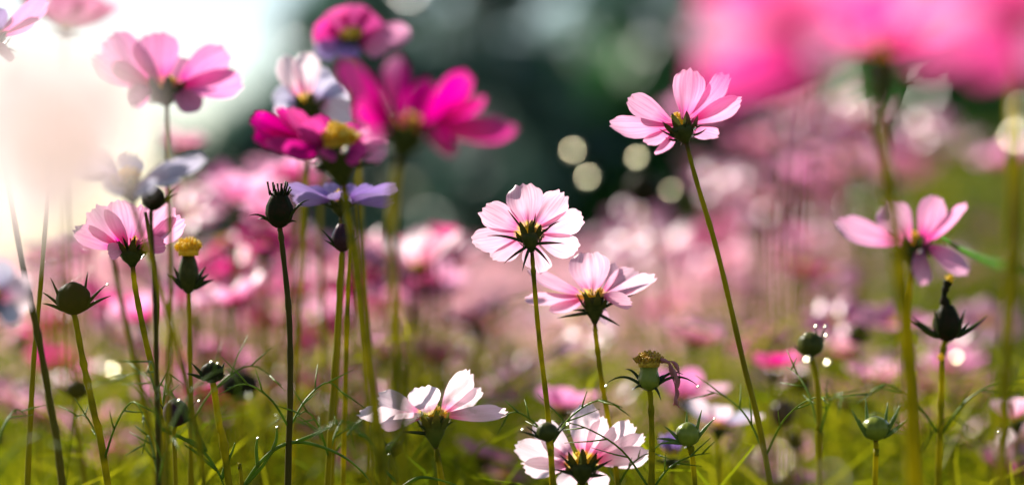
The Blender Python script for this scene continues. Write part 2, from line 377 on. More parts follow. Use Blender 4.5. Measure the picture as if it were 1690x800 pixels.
def add_stem(parent, O, path, r, mat, sub=8, n=10, seed=0):
    rr = random.Random(seed); pts = catmull(path, sub); m = len(pts)
    nd = [rr.randrange(3, max(4, m - 2)) for _ in range(3)]
    b = MB(); b.tube(pts, [r * (.82 + .5 * i / m + .07 * math.sin(i * 1.7 + seed) + (.28 if i in nd else 0)) for i in range(m)], n)
    return b.build('stem', mat, parent, O)
def add_leaf(parent, O, pts, r, mat, d):
    if r > .002: mat = M['blade']
    w = catmull([at(p[0], p[1], p[2] if len(p) > 2 else d) for p in pts], 6); m = len(w)
    b = MB(); b.tube(w, [r * (1.0 - .75 * (i / m) ** 2) for i in range(m)], 6)
    return b.build('leaf', mat, parent, O)

SEED = [0]
def sd_(): SEED[0] += 1; return SEED[0]

def stem_leaves(t, O, path, lo=.55, hi=.735):
    """pairs of thread-like leaves at the nodes of a stem"""
    r = random.Random(sd_()); pts = catmull(path, 8)
    for z in (hi - r.random() * .05, hi - .09 - r.random() * .06):
        k = min(range(len(pts)), key=lambda i: abs(pts[i].z - z)); p = pts[k]; a0 = r.random() * 6.28
        if abs(p.z - z) > .05 or z > pts[0].z - .05: continue
        for sgn in (0, math.pi):
            a = a0 + sgn; L = r.uniform(.03, .06); out_ = Vector((math.cos(a), math.sin(a) * .8, 0))
            w = catmull([p, p + out_ * L * .35 + Vector((0, 0, L * .45)), p + out_ * L * .8 + Vector((0, 0, L * .7)), p + out_ * L * 1.2 + Vector((0, 0, L * r.uniform(.4, .8)))], 5)
            b = MB(); b.tube(w, [.0009 * (1 - .7 * i / len(w)) for i in range(len(w))], 5)
            for i in range(4, len(w) - 2, 3):
                tg = (w[i + 1] - w[i - 1]).normalized(); sidev = tg.cross(Vector((r.gauss(0, 1), r.gauss(0, 1), r.gauss(0, 1)))).normalized()
                l = L * r.uniform(.25, .5); b.tube([w[i], w[i] + (tg * .7 + sidev * .6) * l * .5, w[i] + (tg * .95 + sidev * .75) * l], [.0006, .00055, .0002], 5)
            b.build('leaf', M['leaf'], t, O)

def cosmos(label, col, d, c, calyx, petals, stem, sr=.0017, smat='stem', bracts=None, axis=None, cr=.0058, disc=None, cmat='calyx', bmat='bract',
           leaves=(), bw=.0009, bow=.10, cup=.16, name='cosmos_flower', group='cosmos flowers', disc_r=.0055, stem2=None, bsag=.10, calyx_len=None):
    """c: centre of the petals' bases, calyx: the top of the stem; petals: (tip x, tip y, tip nearer(-)/farther(+) in mm, width px[, facing mm[, colour]])"""
    px = K * d; C = at(c[0], c[1], d); B = at(calyx[0], calyx[1], d)
    if axis is None: axis = (C - B)
    axis = Vector(axis).normalized()
    path = stem_path([calyx] + list(stem), d)
    O = Vector((path[-1].x, path[-1].y, 0))
    t = thing(name, O, label, 'flower', group)
    for i, pt in enumerate(petals):
        tip = at(pt[0], pt[1], d) + Vector((0, pt[2] * .001, 0)) + Vector(((pt[0] - 845), 0, 400 - pt[1])) * K * pt[2] * .001
        dirv = (tip - C); radial = dirv - axis * dirv.dot(axis)
        base = C + (radial.normalized() if radial.length > 1e-6 else dirv.normalized()) * cr * .75
        dd = (tip - base); Lp = dd.length; dd = dd / Lp
        vw = (Vector((0, 0, CAM_Z)) - base).normalized(); vp = (vw - dd * vw.dot(dd)).normalized(); sv = dd.cross(vp)
        full = max(pt[3] * px * 1.02, .56 * Lp); cf = pt[3] * px / full; sf = math.sqrt(1 - cf * cf)   # a petal keeps its true breadth and rolls about its midrib
        up = max((vp * (a * cf) + sv * (q * sf) for a in (-1, 1) for q in (-1, 1)), key=lambda n: n.dot(axis))
        o = petal(M[pt[5]] if len(pt) > 5 else M[col], t, O, base, tip, full, up, bow, cup, sd_())
    dm = disc_mesh(C + axis * .0015, axis, disc_r, .006 if disc_r < .009 else .011, sd_(), 46 if disc_r < .009 else 90); dm.build('flower_disc', M[disc or 'disc'], t, O)
    h = (C - B).length
    prof = [(0, sr * .9), (h * .18, cr * .45), (h * .42, cr * .85), (h * .75, cr * 1.02), (h * .98, cr * .95)]
    cb = MB(); cb.lathe(B, C - B, prof, 16, 8, .05)
    # the inner, broad bracts hug the petals' bases
    x = axis.orthogonal().normalized(); y = axis.cross(x)
    for k in range(8):
        a = k * math.pi / 4 + .2; rd = x * math.cos(a) + y * math.sin(a)
        p0 = B + (C - B) * .55 + rd * cr * .95; p2 = C + axis * .002 + rd * cr * 1.75; tw = axis.cross(rd)
        def lobe(u, v, p0=p0, p2=p2, tw=tw, rd=rd):
            p = p0.lerp(p2, u) + rd * .0006 * math.sin(u * 3); return p + tw * v * cr * .40 * (1 - u ** 2.2)
        cb.grid(lobe, 5, 2)
    co = cb.build('calyx', M[cmat], t, O)
    bp0 = B + (C - B) * .42
    if bracts is None:
        bracts = []
        for k in range(8):
            a = k * math.pi / 4; rd = x * math.cos(a) + y * math.sin(a)
            e = bp0 + rd * .016 + axis * rng.uniform(-.003, .009)
            bm = bract_mesh(bp0 + rd * cr * .8, e, bw, .18, 0, axis * -1 if rng.random() < .5 else axis); bm.build('bract', M[bmat], co, O)
    else:
        for k, bt in enumerate(bracts):
            e = at(bt[0], bt[1], d) + Vector((0, (bt[2] if len(bt) > 2 else 0) * .001, 0))
            rd = (e - bp0); rd = rd.normalized()
            bm = bract_mesh(bp0 + rd * cr * .55, e, bw, bsag * rng.uniform(.3, 1.3), 0, axis); bm.build('bract', M[bmat], co, O)
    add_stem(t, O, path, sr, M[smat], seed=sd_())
    for lf in leaves: add_leaf(t, O, lf, .0011, M['leaf'], d)
    if d < 1.75: stem_leaves(t, O, path)
    return t

def auto_cosmos(label, col, d, c, R_mm, axis, cup_deg, stem=(), n=8, smat='stem_mid', rot=0., w=.62, sr=.0016, col2=None, group='cosmos flowers', jitter=.1, h=.011, cm='calyx', dr=.0055, cs=1.0):
    """a flower whose petals all stand at one angle round its axis"""
    C = at(c[0], c[1], d); axis = Vector(axis).normalized(); B = C - axis * h * .6 - Vector((0, 0, h * .5))
    L = R_mm * .001; px = K * d
    cal = (845 + B.x / px, 400 - (B.z - CAM_Z) / px)
    path = [B] + stem_path(list(stem) if stem else [(cal[0] + rng.uniform(-6, 6), cal[1] + 120)], d)
    O = Vector((path[-1].x, path[-1].y, 0)); t = thing('cosmos_flower', O, label, 'flower', group)
    x = axis.orthogonal().normalized(); y = axis.cross(x); r = random.Random(sd_())
    for k in range(n):
        a = 2 * math.pi * k / n + rot + r.uniform(-.1, .1); rd = x * math.cos(a) + y * math.sin(a)
        e = R_(cup_deg) + r.uniform(-1, 1) * jitter
        dv = rd * math.cos(e) + axis * math.sin(e); ll = L * r.uniform(.9, 1.08)
        up = axis * math.cos(e) - rd * math.sin(e)
        petal(M[col2] if (col2 and k % 3 == 0) else M[col], t, O, C + rd * .004, C + dv * ll, ll * w * r.uniform(.85, 1.1), up, .08, .14, sd_(), 12, 8)
    disc_mesh(C + axis * .001, axis, dr, dr * 1.1, sd_(), 30).build('flower_disc', M['disc'], t, O)
    cb = MB(); cb.lathe(B, C - B, [(0, .0015), (h * .2, .003 * cs), (h * .5, .0052 * cs), (h * .9, .0056 * cs)], 12, 8, .05)
    co = cb.build('calyx', M[cm], t, O)
    for k in range(8):
        a = k * math.pi / 4 + .3; rd = x * math.cos(a) + y * math.sin(a)
        bract_mesh(B.lerp(C, .5) + rd * .004, B.lerp(C, .5) + rd * .017 * cs + axis * r.uniform(-.002, .007), .0009, .15, 0, axis).build('bract', M['bract' if cs == 1 else 'bract_light'], co, O)
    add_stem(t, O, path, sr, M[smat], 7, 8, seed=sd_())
    return t

# ---------------------------------------------------------------- the flowers one can tell apart (tip x, tip y, mm away, width px)
exec_flowers = True
cosmos('blush pink flower seen from behind, its dark bracts spread like a star', 'blush', 1.60, (873, 384), (878, 416),
    [(861, 304, -6, 62), (928, 318, -3, 48), (965, 360, 6, 42), (955, 414, 16, 42), (890, 450, 28, 46), (815, 431, 20, 38), (780, 402, 8, 42), (797, 343, -2, 48)],
    [(882, 470), (890, 560), (905, 690), (912, 800)], axis=(-.05, .86, .5), disc='disc',
    bracts=[(838, 347, -6), (884, 352, -6), (924, 365, -5), (932, 402, -7), (907, 436, -9), (862, 447, -10), (832, 434, -9), (804, 389, -6)], bw=.0011, bsag=.34)
cosmos('blush pink cupped flower with a shadow on its upright petal, just under another flower', 'blush', 1.645, (980, 489), (982, 534),
    [(868, 448, -8, 24, (.3, -.2, 1)), (866, 494, 8, 22), (908, 516, 14, 22), (968, 417, -14, 68, (.1, .95, .3)), (1052, 450, 12, 46, (-.3, .7, .5)), (1080, 457, 2, 28, (-.2, .3, 1)), (1042, 498, -18, 26), (999, 534, 12, 20), (1010, 436, 20, 30)],
    [(984, 560), (992, 620), (1005, 700), (1020, 800)], axis=(.02, .22, 1), cr=.0068,
    bracts=[(957, 478, -5), (1001, 482, -6), (919, 524, -10), (1022, 537, -9), (1050, 484, -3), (945, 512, 4), (965, 490, 6), (990, 484, 7)], bw=.0012)
cosmos('rose pink cup-shaped flower high on a long leaning green stem', 'rosepink', 1.62, (1124, 206), (1133, 237),
    [(1143, 114, -6, 54, (0, .9, .3)), (1204, 125, 0, 34, (-.3, .85, .4)), (1222, 166, 8, 36, (-.3, .7, .6)), (1184, 225, 18, 26), (1037, 163, 0, 40, (.3, .8, .5)), (1006, 212, 6, 38, (.2, .6, .8)), (1064, 238, 16, 22), (1087, 257, 22, 20)],
    [(1150, 300), (1185, 420), (1225, 590), (1272, 800)], axis=(-.12, .55, .8), cr=.0075, sr=.0018, smat='stem_mid')
cosmos('rose pink flower crossed by a blurred stem, two petals hanging down', 'rosepink', 1.47, (1508, 404), (1506, 440),
    [(1379, 368, 4, 44, (.2, .6, .7)), (1464, 334, -6, 58, (0, .9, .3)), (1548, 325, 0, 48, (-.1, .9, .3)), (1594, 338, 6, 22), (1599, 446, -12, 34, (.2, .7, .6)), (1523, 470, -14, 32), (1480, 348, 18, 40)],
    [(1500, 520), (1510, 640), (1518, 800)], axis=(0, .4, .9), cr=.007)
cosmos('large pink translucent flower against the bright sky, seen from below', 'pink', 1.45, (273, 146), (276, 176),
    [(178, 60, 0, 64, (.5, .75, .4)), (152, 96, -8, 46, (.4, .6, .7)), (253, 54, -8, 76, (0, .95, .2)), (374, 83, 0, 58, (-.5, .75, .4)), (402, 136, 4, 50, (-.2, .65, .7)), (326, 184, -18, 42), (215, 166, -14, 40), (305, 95, 18, 50, (-.2, .9, .4))],
    [(279, 300), (282, 480), (278, 640), (275, 800)], axis=(0, .4, .92), cr=.0085, smat='stem_mid', sr=.0015)
cosmos('pink cup-shaped flower with a dark bud in front of it', 'rosepink', 1.60, (216, 410), (219, 440),
    [(123, 381, 0, 36, (.2, .5, .8)), (151, 345, -4, 52, (.3, .85, .4)), (197, 330, -8, 56, (0, .95, .2)), (245, 340, 14, 50, (0, .8, .5)), (283, 338, -3, 50, (-.3, .85, .4)), (302, 362, 4, 44, (-.2, .7, .6)), (272, 402, -14, 30), (178, 418, -14, 28)],
    [(224, 480), (240, 560), (262, 660), (272, 800)], axis=(0, .35, .93), cr=.0072, smat='stem', sr=.002, bracts=[(192, 396, -5), (238, 395, -5), (184, 410, -5), (248, 414, -5), (205, 390, -8), (226, 388, -8)], bw=.0013)
cosmos('white flower with one round petal folded up, low above the grass', 'white', 1.62, (714, 686), (719, 738),
    [(622, 658, 10, 46, (0, .5, .8)), (592, 682, 2, 28, (0, .3, 1)), (630, 702, -16, 26), (694, 639, -20, 54, (0, .95, .15)), (776, 614, 8, 40, (-.3, .8, .5)), (797, 648, 14, 26, (-.2, .3, .9)), (836, 678, -4, 28, (-.1, .35, .9))],
    [(722, 760), (730, 800)], axis=(0, .24, 1), cr=.0076, disc_r=.0035, bracts=[(660, 711, -6), (733, 686, -8), (749, 694, -3), (690, 700, -8), (705, 692, 4)], bw=.0013, calyx_len=.02, cmat='calyx_olive', bmat='bract')
cosmos('white flower facing the sky at the bottom edge, behind a green bud', 'white', 1.64, (960, 764), (961, 800),
    [(850, 735, 0, 42), (885, 695, -6, 42), (966, 666, -10, 50), (997, 688, -4, 34), (1046, 700, -2, 40), (1062, 722, 4, 32), (1072, 748, 4, 36), (864, 774, 6, 36), (925, 806, 16, 34), (1000, 806, 16, 34)],
    [(962, 830)], axis=(0, .72, .68), cr=.0078, bracts=[(923, 748, -6), (959, 737, -8), (995, 750, -6), (1010, 757, -4), (915, 773, -5), (1000, 782, -7)], bw=.0015, bsag=.04)
cosmos('magenta semi-double flower with a yellow dome, seen from the side on a thick stem', 'magenta', 1.46, (556, 243), (567, 305),
    [(413, 199, 0, 38, (.5, -.3, .8)), (420, 226, -8, 34, (.2, -.2, 1)), (455, 182, 6, 20), (478, 178, -2, 30, (.5, -.5, .3)), (503, 200, -14, 44, (.2, -.9, .3)), (470, 250, -24, 36), (440, 236, -16, 30), (432, 210, 10, 26), (492, 190, 6, 26), (535, 262, -26, 30), (640, 246, 2, 54, (-.1, .4, .8), 'rosepink'), (622, 222, 12, 40, None, 'rosepink'), (600, 262, -22, 40), (520, 190, 14, 40), (590, 205, 16, 40)],
    [(574, 350), (590, 460), (603, 560), (622, 700), (632, 800)], axis=(-.05, -.1, 1), cr=.011, disc_r=.0105, sr=.0025, smat='stem', bracts=[(618, 252, -8), (632, 268, -4), (520, 282, -6), (505, 272, -2), (585, 262, -12)], bw=.0014)
cosmos('small violet flower held flat in shade just behind the thick stem', 'mauve', 1.68, (560, 332), (562, 358),
    [(472, 308, -4, 24), (484, 328, -14, 24), (506, 309, 12, 26), (545, 300, 22, 30), (580, 303, 22, 28), (618, 310, 10, 30), (655, 310, -3, 24), (646, 330, -14, 24), (552, 318, -20, 30), (572, 322, -16, 26)],
    [(566, 420), (560, 560), (548, 800)], axis=(0, .2, 1), cr=.006, disc_r=.0025, smat='stem_mid', sr=.0013, bracts=[(530, 336, -5), (592, 336, -4), (545, 330, -8), (578, 328, -8)], bw=.0014)
cosmos('big magenta flower with widely spread petals, softly out of focus', 'magenta', 1.28, (674, 212), (658, 262),
    [(562, 100, 4, 44, (.5, .7, .5)), (650, 92, -6, 46, (0, .9, .3)), (773, 122, 2, 48, (-.4, .8, .5)), (850, 214, 2, 46, (-.1, .4, .9)), (752, 248, -16, 34), (605, 205, 12, 46), (700, 130, 14, 40), (800, 165, 10, 30), (590, 170, -8, 48, (.5, .6, .5))],
    [(650, 320), (646, 420), (655, 560), (665, 800)], axis=(.05, .3, .95), cr=.009, sr=.0026, smat='stem')
cosmos('magenta flower with a cream centre and pink side petals, topmost of the cluster', 'magenta', 1.92, (580, 62), (582, 92),
    [(516, 56, -6, 50, (.3, -.5, .8)), (543, 20, 8, 50, (.2, -.7, .6)), (586, 8, 14, 56, (0, -.8, .5)), (624, 28, 8, 54, (-.2, -.7, .6)), (678, 58, -2, 44, None, 'rosepink'), (640, 84, -18, 40, None, 'rosepink'), (524, 92, -14, 36, None, 'mauve'), (575, 98, -24, 36, None, 'mauve')],
    [(584, 140), (590, 260)], axis=(-.1, -.45, .9), cr=.008, disc_r=.0085)
cosmos('pale lavender flower with white-tipped upright petals behind the magenta semi-double', 'lavender', 1.82, (508, 170), (508, 200),
    [(466, 94, -2, 40, (.3, .8, .4), 'white'), (506, 86, -8, 46, (0, .9, .3), 'white'), (548, 124, 0, 52, (-.3, .8, .4)), (576, 150, 4, 44, (-.3, .6, .7)), (448, 160, 2, 44, (.3, .6, .7)), (584, 192, -14, 46, None, 'white'), (455, 190, -12, 34), (530, 110, 16, 44)],
    [(508, 260), (500, 400)], axis=(0, .35, .93), cr=.009)
cosmos('purple-pink flower cut by the corner, only two long petals in view', 'mauve', 1.52, (-14, 60), (-14, 92),
    [(78, 2, -4, 34, (-.3, .6, .6), 'pink'), (60, 24, 8, 30, (-.3, .6, .7), 'pink'), (6, 14, -6, 24), (-70, 10, 0, 40), (-80, 60, 0, 34), (12, 100, -14, 24, None, 'pink'), (-50, 92, -10, 30)],
    [(-14, 300), (-10, 600)], axis=(0, .3, .95), cr=.007)
cosmos('pale lavender flower with one flat petal stretched out over a dark bud', 'lavender', 1.42, (216, 300), (219, 336),
    [(340, 258, -2, 32, (-.1, .25, 1)), (300, 278, 14, 40, (0, .3, 1)), (250, 318, -18, 44), (180, 318, -14, 40), (120, 270, 0, 40), (150, 250, 14, 40), (220, 255, 20, 44)],
    [(232, 380), (262, 470), (295, 580), (318, 680), (338, 800)], axis=(.1, .05, 1), cr=.009, smat='stem')
cosmos('white flower at the edge with a lavender shaded petal, beside the dark crossing stems', 'white', 1.36, (-22, 490), (-20, 520),
    [(52, 462, -4, 40), (50, 500, 4, 36, (-.2, -.5, .8)), (30, 530, -12, 34, None, 'lavender'), (12, 432, 6, 40, None, 'lavender'), (-60, 430, 0, 40), (-90, 490, 0, 40), (-40, 545, -10, 40)],  # lavender puts the shade on these petals into their colour
    [(-18, 650), (-15, 800)], axis=(.2, -.35, .9), cr=.008)

auto = auto_cosmos
auto('very pale blurred flower floating in the bright haze of the corner', 'dusty', 2.1, (108, 52), 50, (.1, .25, 1), 28, [(100, 200), (110, 420)])
auto('large white flower nearest the lens, blurred to a round glow', 'snow', .68, (88, 228), 30, (-.50, .80, .32), 6, [(108, 400, .68), (100, 700, .7)], w=1.05, n=9, cm='calyx_light', dr=.003, cs=.5, h=.006)
auto('huge hot pink flower blurred close to the lens with a dark centre', 'bright_pink', 1.14, (1456, 84), 46, (0, .35, .93), 24, [(1452, 190, 1.2), (1466, 300, 1.24), (1484, 440, 1.28), (1500, 640, 1.32), (1508, 800, 1.34)], sr=.0034, smat='stem', w=.55, h=.030, cs=1.35)
auto('hot pink flower blurred at the upper corner, overlapping the huge one', 'bright_pink', .82, (1680, 22), 40, (-.1, .6, .8), 6, [(1760, 260, .84), (1800, 700, .9)], w=.5, col2='rosepink')
auto('hot pink flower blurred and cut by the top edge, in front of the huge one', 'bright_pink', .80, (1306, 40), 36, (-.3, .6, .75), 4, [(1290, 420), (1280, 900)], w=.62, col2='rosepink', sr=.0012)
auto('pale pink blurred flower behind the stem of the large translucent flower', 'pale', 2.3, (296, 245), 30, (.1, -.2, .9), 30)
auto('pink blurred flower with a green calyx beside the round dark spiky bud', 'rosepink', 2.15, (392, 330), 44, (0, .1, 1), 25, h=.02)
auto('pale pink blurred flower above and behind another pink one, left of the cluster', 'rosepink', 2.4, (445, 290), 36, (.1, -.2, 1), 20)
auto('deep pink blurred flower below the dark spiky bud', 'hotpink', 2.1, (435, 410), 34, (.1, -.2, 1), 15)
auto('magenta blurred flower behind the dark stem left of centre', 'magenta', 2.3, (350, 460), 28, (.2, -.3, 1), 10)
auto('white blurred flower with long pointed petals behind the thick yellow stem', 'white', 2.1, (690, 440), 40, (-.1, .2, 1), 35, col2='pale')
auto('pale pink blurred flower beside the white pointed one', 'pale', 2.25, (625, 430), 38, (0, .1, 1), 28)
auto('small closing pink flower blurred left of the star-backed blush flower', 'hotpink', 2.2, (728, 400), 20, (.1, 0, 1), 50)
auto('pink blurred flower side-on above the low grass left of the white one', 'pink', 1.98, (800, 752), 30, (.35, .1, 1), 12)
auto('white flower with a bluish shaded petal behind the green star bud', 'white', 1.84, (1187, 700), 34, (.15, .2, 1), 20, [(1188, 760), (1190, 800)], smat='stem', col2='lavender')  # lavender petals carry their bluish shade in the colour
auto('bright pink blurred flower behind the withered seed head', 'pink', 2.0, (1130, 655), 40, (.2, .2, 1), 24, col2='blush')
auto('violet flower half hidden behind the green star bud', 'mauve', 1.76, (1108, 750), 17, (0, .1, 1), 62, [(1108, 800)])
auto('hot pink small flower with a dark calyx beside the long leaning stem', 'hotpink', 2.0, (1278, 606), 24, (0, .2, 1), 22, h=.016)
auto('pale blush flower cut by the edge, low beside the tall blurred stem', 'blush', 1.85, (1676, 690), 22, (-.2, .1, 1), 45)
auto('pink blurred flower at the bottom edge under the round pale disc of light', 'pink', 1.95, (1300, 792), 28, (0, -.1, 1), 12)
auto('hot pink blurred flower at half height among dusty pink ones', 'hotpink', 2.5, (1325, 445), 34, (.1, -.2, 1), 8)
auto('red-pink blurred bloom between green leaves right of the hot pink one', 'hotpink', 2.6, (1385, 525), 16, (.1, -.4, 1), 25)
auto('pale pink paired bloom blurred below the huge hot pink flower, nearer the stem', 'pale', 2.7, (1400, 255), 34, (.1, -.3, 1), 20)
auto('pale pink paired bloom blurred below the huge hot pink flower, farther from the stem', 'rosepink', 2.75, (1340, 252), 36, (-.1, -.3, 1), 20)
auto('light pink blurred bloom behind the seed head with curled bracts', 'rosepink', 2.1, (1480, 540), 34, (0, -.3, 1), 18)
auto('pink blurred flower just left of the double blurred stem, low', 'rosepink', 2.15, (1445, 625), 34, (0, .1, 1), 22)
auto('pink blurred flower right of the double blurred stem, low', 'pink', 2.25, (1570, 610), 36, (0, .1, 1), 22)
auto('dusty pink low blurred flower beside the pale edge flower', 'dusty', 2.4, (1600, 665), 28, (.1, -.1, 1), 14)
auto('crimson small blurred bloom beside the droplet-covered bud', 'magenta', 2.2, (1400, 600), 15, (0, -.2, 1), 30)
auto('pink low blurred flower by the bottom left, in the grass', 'pink', 2.4, (20, 680), 32, (.2, -.2, 1), 15)
auto('pink and white small blurred bloom low in the grass', 'rosepink', 2.3, (190, 742), 22, (.1, -.2, 1), 15)
auto('red blurred bloom behind the dark crossing stems', 'magenta', 2.5, (60, 425), 18, (0, -.3, 1), 30)
auto('pink blurred flower behind the left round dark bud', 'rosepink', 2.4, (100, 450), 26, (0, -.2, 1), 20)
auto('mauve pink small flower just behind the round green bud', 'pink', 1.95, (930, 672), 30, (0, .2, 1), 25)
auto('pale pink low blurred flower beside the white flower facing the sky', 'pale', 2.0, (835, 790), 24, (.2, -.1, 1), 12)

# ---------------------------------------------------------------- buds and seed heads
def bud(label, d, c, rx, ry, stem, bracts, mat='bud', bmat='bract', smat='stem', sr=.0016, tip='round', name='flower_bud', cat='bud', bw=.0010, lean=(0, 0, 1), sag=.1, group='buds among the flowers'):
    """c: centre px, rx/ry: half sizes in px"""
    px = K * d; C = at(c[0], c[1], d); ax = Vector(lean).normalized(); B = C - ax * ry * px
    bp = (845 + B.x / px, 400 - (B.z - CAM_Z) / px)
    path = [B + ax * .001] + stem_path(stem, d)
    O = Vector((path[-1].x, path[-1].y, 0)); t = thing(name, O, label, cat, group)
    r, h = rx * px, 2 * ry * px
    if tip == 'round': prof = [(0, sr), (.05, .45), (.18, .82), (.35, .98), (.5, 1), (.68, .95), (.82, .76), (.93, .45), (1, .12)]
    elif tip == 'urn': prof = [(0, sr), (.06, .6), (.18, .92), (.35, 1), (.55, .92), (.75, .78), (.9, .82), (1, .88)]
    else: prof = [(0, sr), (.06, .5), (.2, .85), (.4, 1), (.6, .95), (.8, .72), (1, .42)]
    b = MB(); b.lathe(B, ax, [(u * h, q * r if k else sr) for k, (u, q) in enumerate(prof)], 24, 8, .07)
    head = b.build('bud_head', M[mat], t, O)
    x = ax.orthogonal().normalized(); y = ax.cross(x)
    if tip == 'spiky':
        rr = random.Random(sd_())
        sb = MB()
        for k in range(16):
            a = k * 2.4; q = math.sqrt((k + .5) / 16) * r * .75; p = B + ax * h * .9 + (x * math.cos(a) + y * math.sin(a)) * q
            e = p + ax * h * rr.uniform(.12, .42) + (x * math.cos(a) + y * math.sin(a)) * q * .4 + Vector((rr.gauss(0, .001), 0, 0))
            sb.tube([p, p.lerp(e, .6), e], [.0008, .0006, .0008], 5)
        sb.build('withered_tip', M['bud'], t, O)
    if tip in ('urn', 'disc'):
        disc_mesh(B + ax * h * 1.0, ax, r * (1.12 if tip == 'urn' else 1.15), r * (1.0 if tip == 'urn' else 1.3), sd_(), 70).build('seed_disc', M['disc_old' if tip == 'urn' else 'disc'], t, O)
    for bt in bracts:
        e = at(bt[0], bt[1], d) + Vector((0, (bt[2] if len(bt) > 2 else 0) * .001, 0))
        p0 = B + ax * h * .12; rd = (e - p0); rd = (rd - ax * rd.dot(ax)); rd = rd.normalized() if rd.length > 1e-5 else x
        bract_mesh(p0 + rd * r * .55, e, bw, sag, 0, ax).build('bract', M[bmat], head, O)
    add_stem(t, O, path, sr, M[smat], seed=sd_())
    if d < 1.75: stem_leaves(t, O, path)
    return t, O
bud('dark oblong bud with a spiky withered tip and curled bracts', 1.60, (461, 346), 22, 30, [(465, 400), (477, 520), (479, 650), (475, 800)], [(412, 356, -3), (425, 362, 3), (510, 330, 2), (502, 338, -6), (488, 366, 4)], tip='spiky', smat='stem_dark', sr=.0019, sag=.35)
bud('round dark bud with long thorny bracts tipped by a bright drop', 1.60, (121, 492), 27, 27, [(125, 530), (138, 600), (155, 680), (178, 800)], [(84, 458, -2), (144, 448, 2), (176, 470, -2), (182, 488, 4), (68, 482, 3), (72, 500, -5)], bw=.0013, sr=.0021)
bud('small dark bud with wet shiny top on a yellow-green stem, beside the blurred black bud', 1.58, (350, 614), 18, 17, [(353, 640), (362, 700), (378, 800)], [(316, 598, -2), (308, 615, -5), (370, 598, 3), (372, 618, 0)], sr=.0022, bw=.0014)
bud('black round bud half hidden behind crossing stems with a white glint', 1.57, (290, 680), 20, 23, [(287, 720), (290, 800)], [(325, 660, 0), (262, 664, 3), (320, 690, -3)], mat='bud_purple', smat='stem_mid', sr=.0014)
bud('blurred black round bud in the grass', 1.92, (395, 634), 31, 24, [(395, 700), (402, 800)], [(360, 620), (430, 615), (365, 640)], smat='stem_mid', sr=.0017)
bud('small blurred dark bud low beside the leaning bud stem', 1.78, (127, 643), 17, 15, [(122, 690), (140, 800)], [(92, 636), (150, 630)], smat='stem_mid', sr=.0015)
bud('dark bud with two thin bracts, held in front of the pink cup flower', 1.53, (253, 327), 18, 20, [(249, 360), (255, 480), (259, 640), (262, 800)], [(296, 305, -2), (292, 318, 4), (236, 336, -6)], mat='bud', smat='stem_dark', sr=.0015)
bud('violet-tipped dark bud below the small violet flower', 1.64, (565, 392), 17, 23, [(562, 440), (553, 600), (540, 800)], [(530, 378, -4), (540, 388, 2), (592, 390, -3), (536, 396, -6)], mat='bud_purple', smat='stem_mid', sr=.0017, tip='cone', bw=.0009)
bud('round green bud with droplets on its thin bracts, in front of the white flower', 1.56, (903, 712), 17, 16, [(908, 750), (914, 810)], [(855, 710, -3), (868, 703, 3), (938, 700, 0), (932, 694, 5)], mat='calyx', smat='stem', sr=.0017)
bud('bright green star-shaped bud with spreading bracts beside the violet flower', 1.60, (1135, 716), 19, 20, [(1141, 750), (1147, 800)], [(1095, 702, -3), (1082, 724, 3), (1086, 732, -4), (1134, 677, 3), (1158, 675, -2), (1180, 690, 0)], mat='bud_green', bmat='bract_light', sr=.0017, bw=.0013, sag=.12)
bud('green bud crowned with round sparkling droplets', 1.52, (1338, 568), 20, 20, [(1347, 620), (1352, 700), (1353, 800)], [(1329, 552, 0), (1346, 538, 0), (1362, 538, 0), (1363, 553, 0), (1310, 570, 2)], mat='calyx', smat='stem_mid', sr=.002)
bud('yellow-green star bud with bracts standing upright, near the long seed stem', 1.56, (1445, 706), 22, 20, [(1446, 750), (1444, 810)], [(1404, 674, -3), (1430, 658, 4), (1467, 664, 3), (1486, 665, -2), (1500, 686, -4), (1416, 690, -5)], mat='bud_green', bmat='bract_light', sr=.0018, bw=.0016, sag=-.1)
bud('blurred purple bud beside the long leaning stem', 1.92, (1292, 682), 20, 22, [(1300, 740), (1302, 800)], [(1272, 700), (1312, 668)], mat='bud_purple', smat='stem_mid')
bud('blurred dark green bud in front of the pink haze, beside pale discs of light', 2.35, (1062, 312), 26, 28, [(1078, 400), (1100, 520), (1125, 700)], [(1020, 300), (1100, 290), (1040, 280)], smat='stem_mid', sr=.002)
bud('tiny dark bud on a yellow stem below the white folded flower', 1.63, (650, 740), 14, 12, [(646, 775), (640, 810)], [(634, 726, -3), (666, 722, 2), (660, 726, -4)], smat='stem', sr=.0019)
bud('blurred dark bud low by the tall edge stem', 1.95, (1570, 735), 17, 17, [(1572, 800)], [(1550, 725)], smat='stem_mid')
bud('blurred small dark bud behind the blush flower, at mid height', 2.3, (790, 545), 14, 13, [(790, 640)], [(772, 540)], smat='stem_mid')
t, O = bud('seed head with a shaggy golden top and a wilted petal hanging beside it', 1.60, (1071, 622), 17.5, 22, [(1074, 660), (1076, 740), (1075, 810)],
    [(1001, 632, -2), (1032, 610, 4), (1045, 642, -5), (1152, 636, -2), (1128, 618, 3), (1090, 660, -7), (1102, 620, 5)], mat='bud_green', tip='urn', name='seed_head', cat='seed head', sr=.0019, bw=.0011, sag=.45, group='spent flower heads')
for k, pts in enumerate(([(1090, 592), (1108, 602), (1117, 630), (1115, 660), (1121, 672)], [(1090, 594), (1104, 600), (1111, 625), (1118, 650), (1112, 668)], [(1091, 596), (1112, 598), (1121, 618), (1117, 640)])):
    w = catmull([at(p[0], p[1], 1.60 - .004 + .003 * k) for p in pts], 5); b = MB()
    b.tube(w, [.0012 * (.8 + .5 * math.sin(i * .9 + k)) for i in range(len(w))], 5); b.build('wilted_petal', M['withered'], t, O)
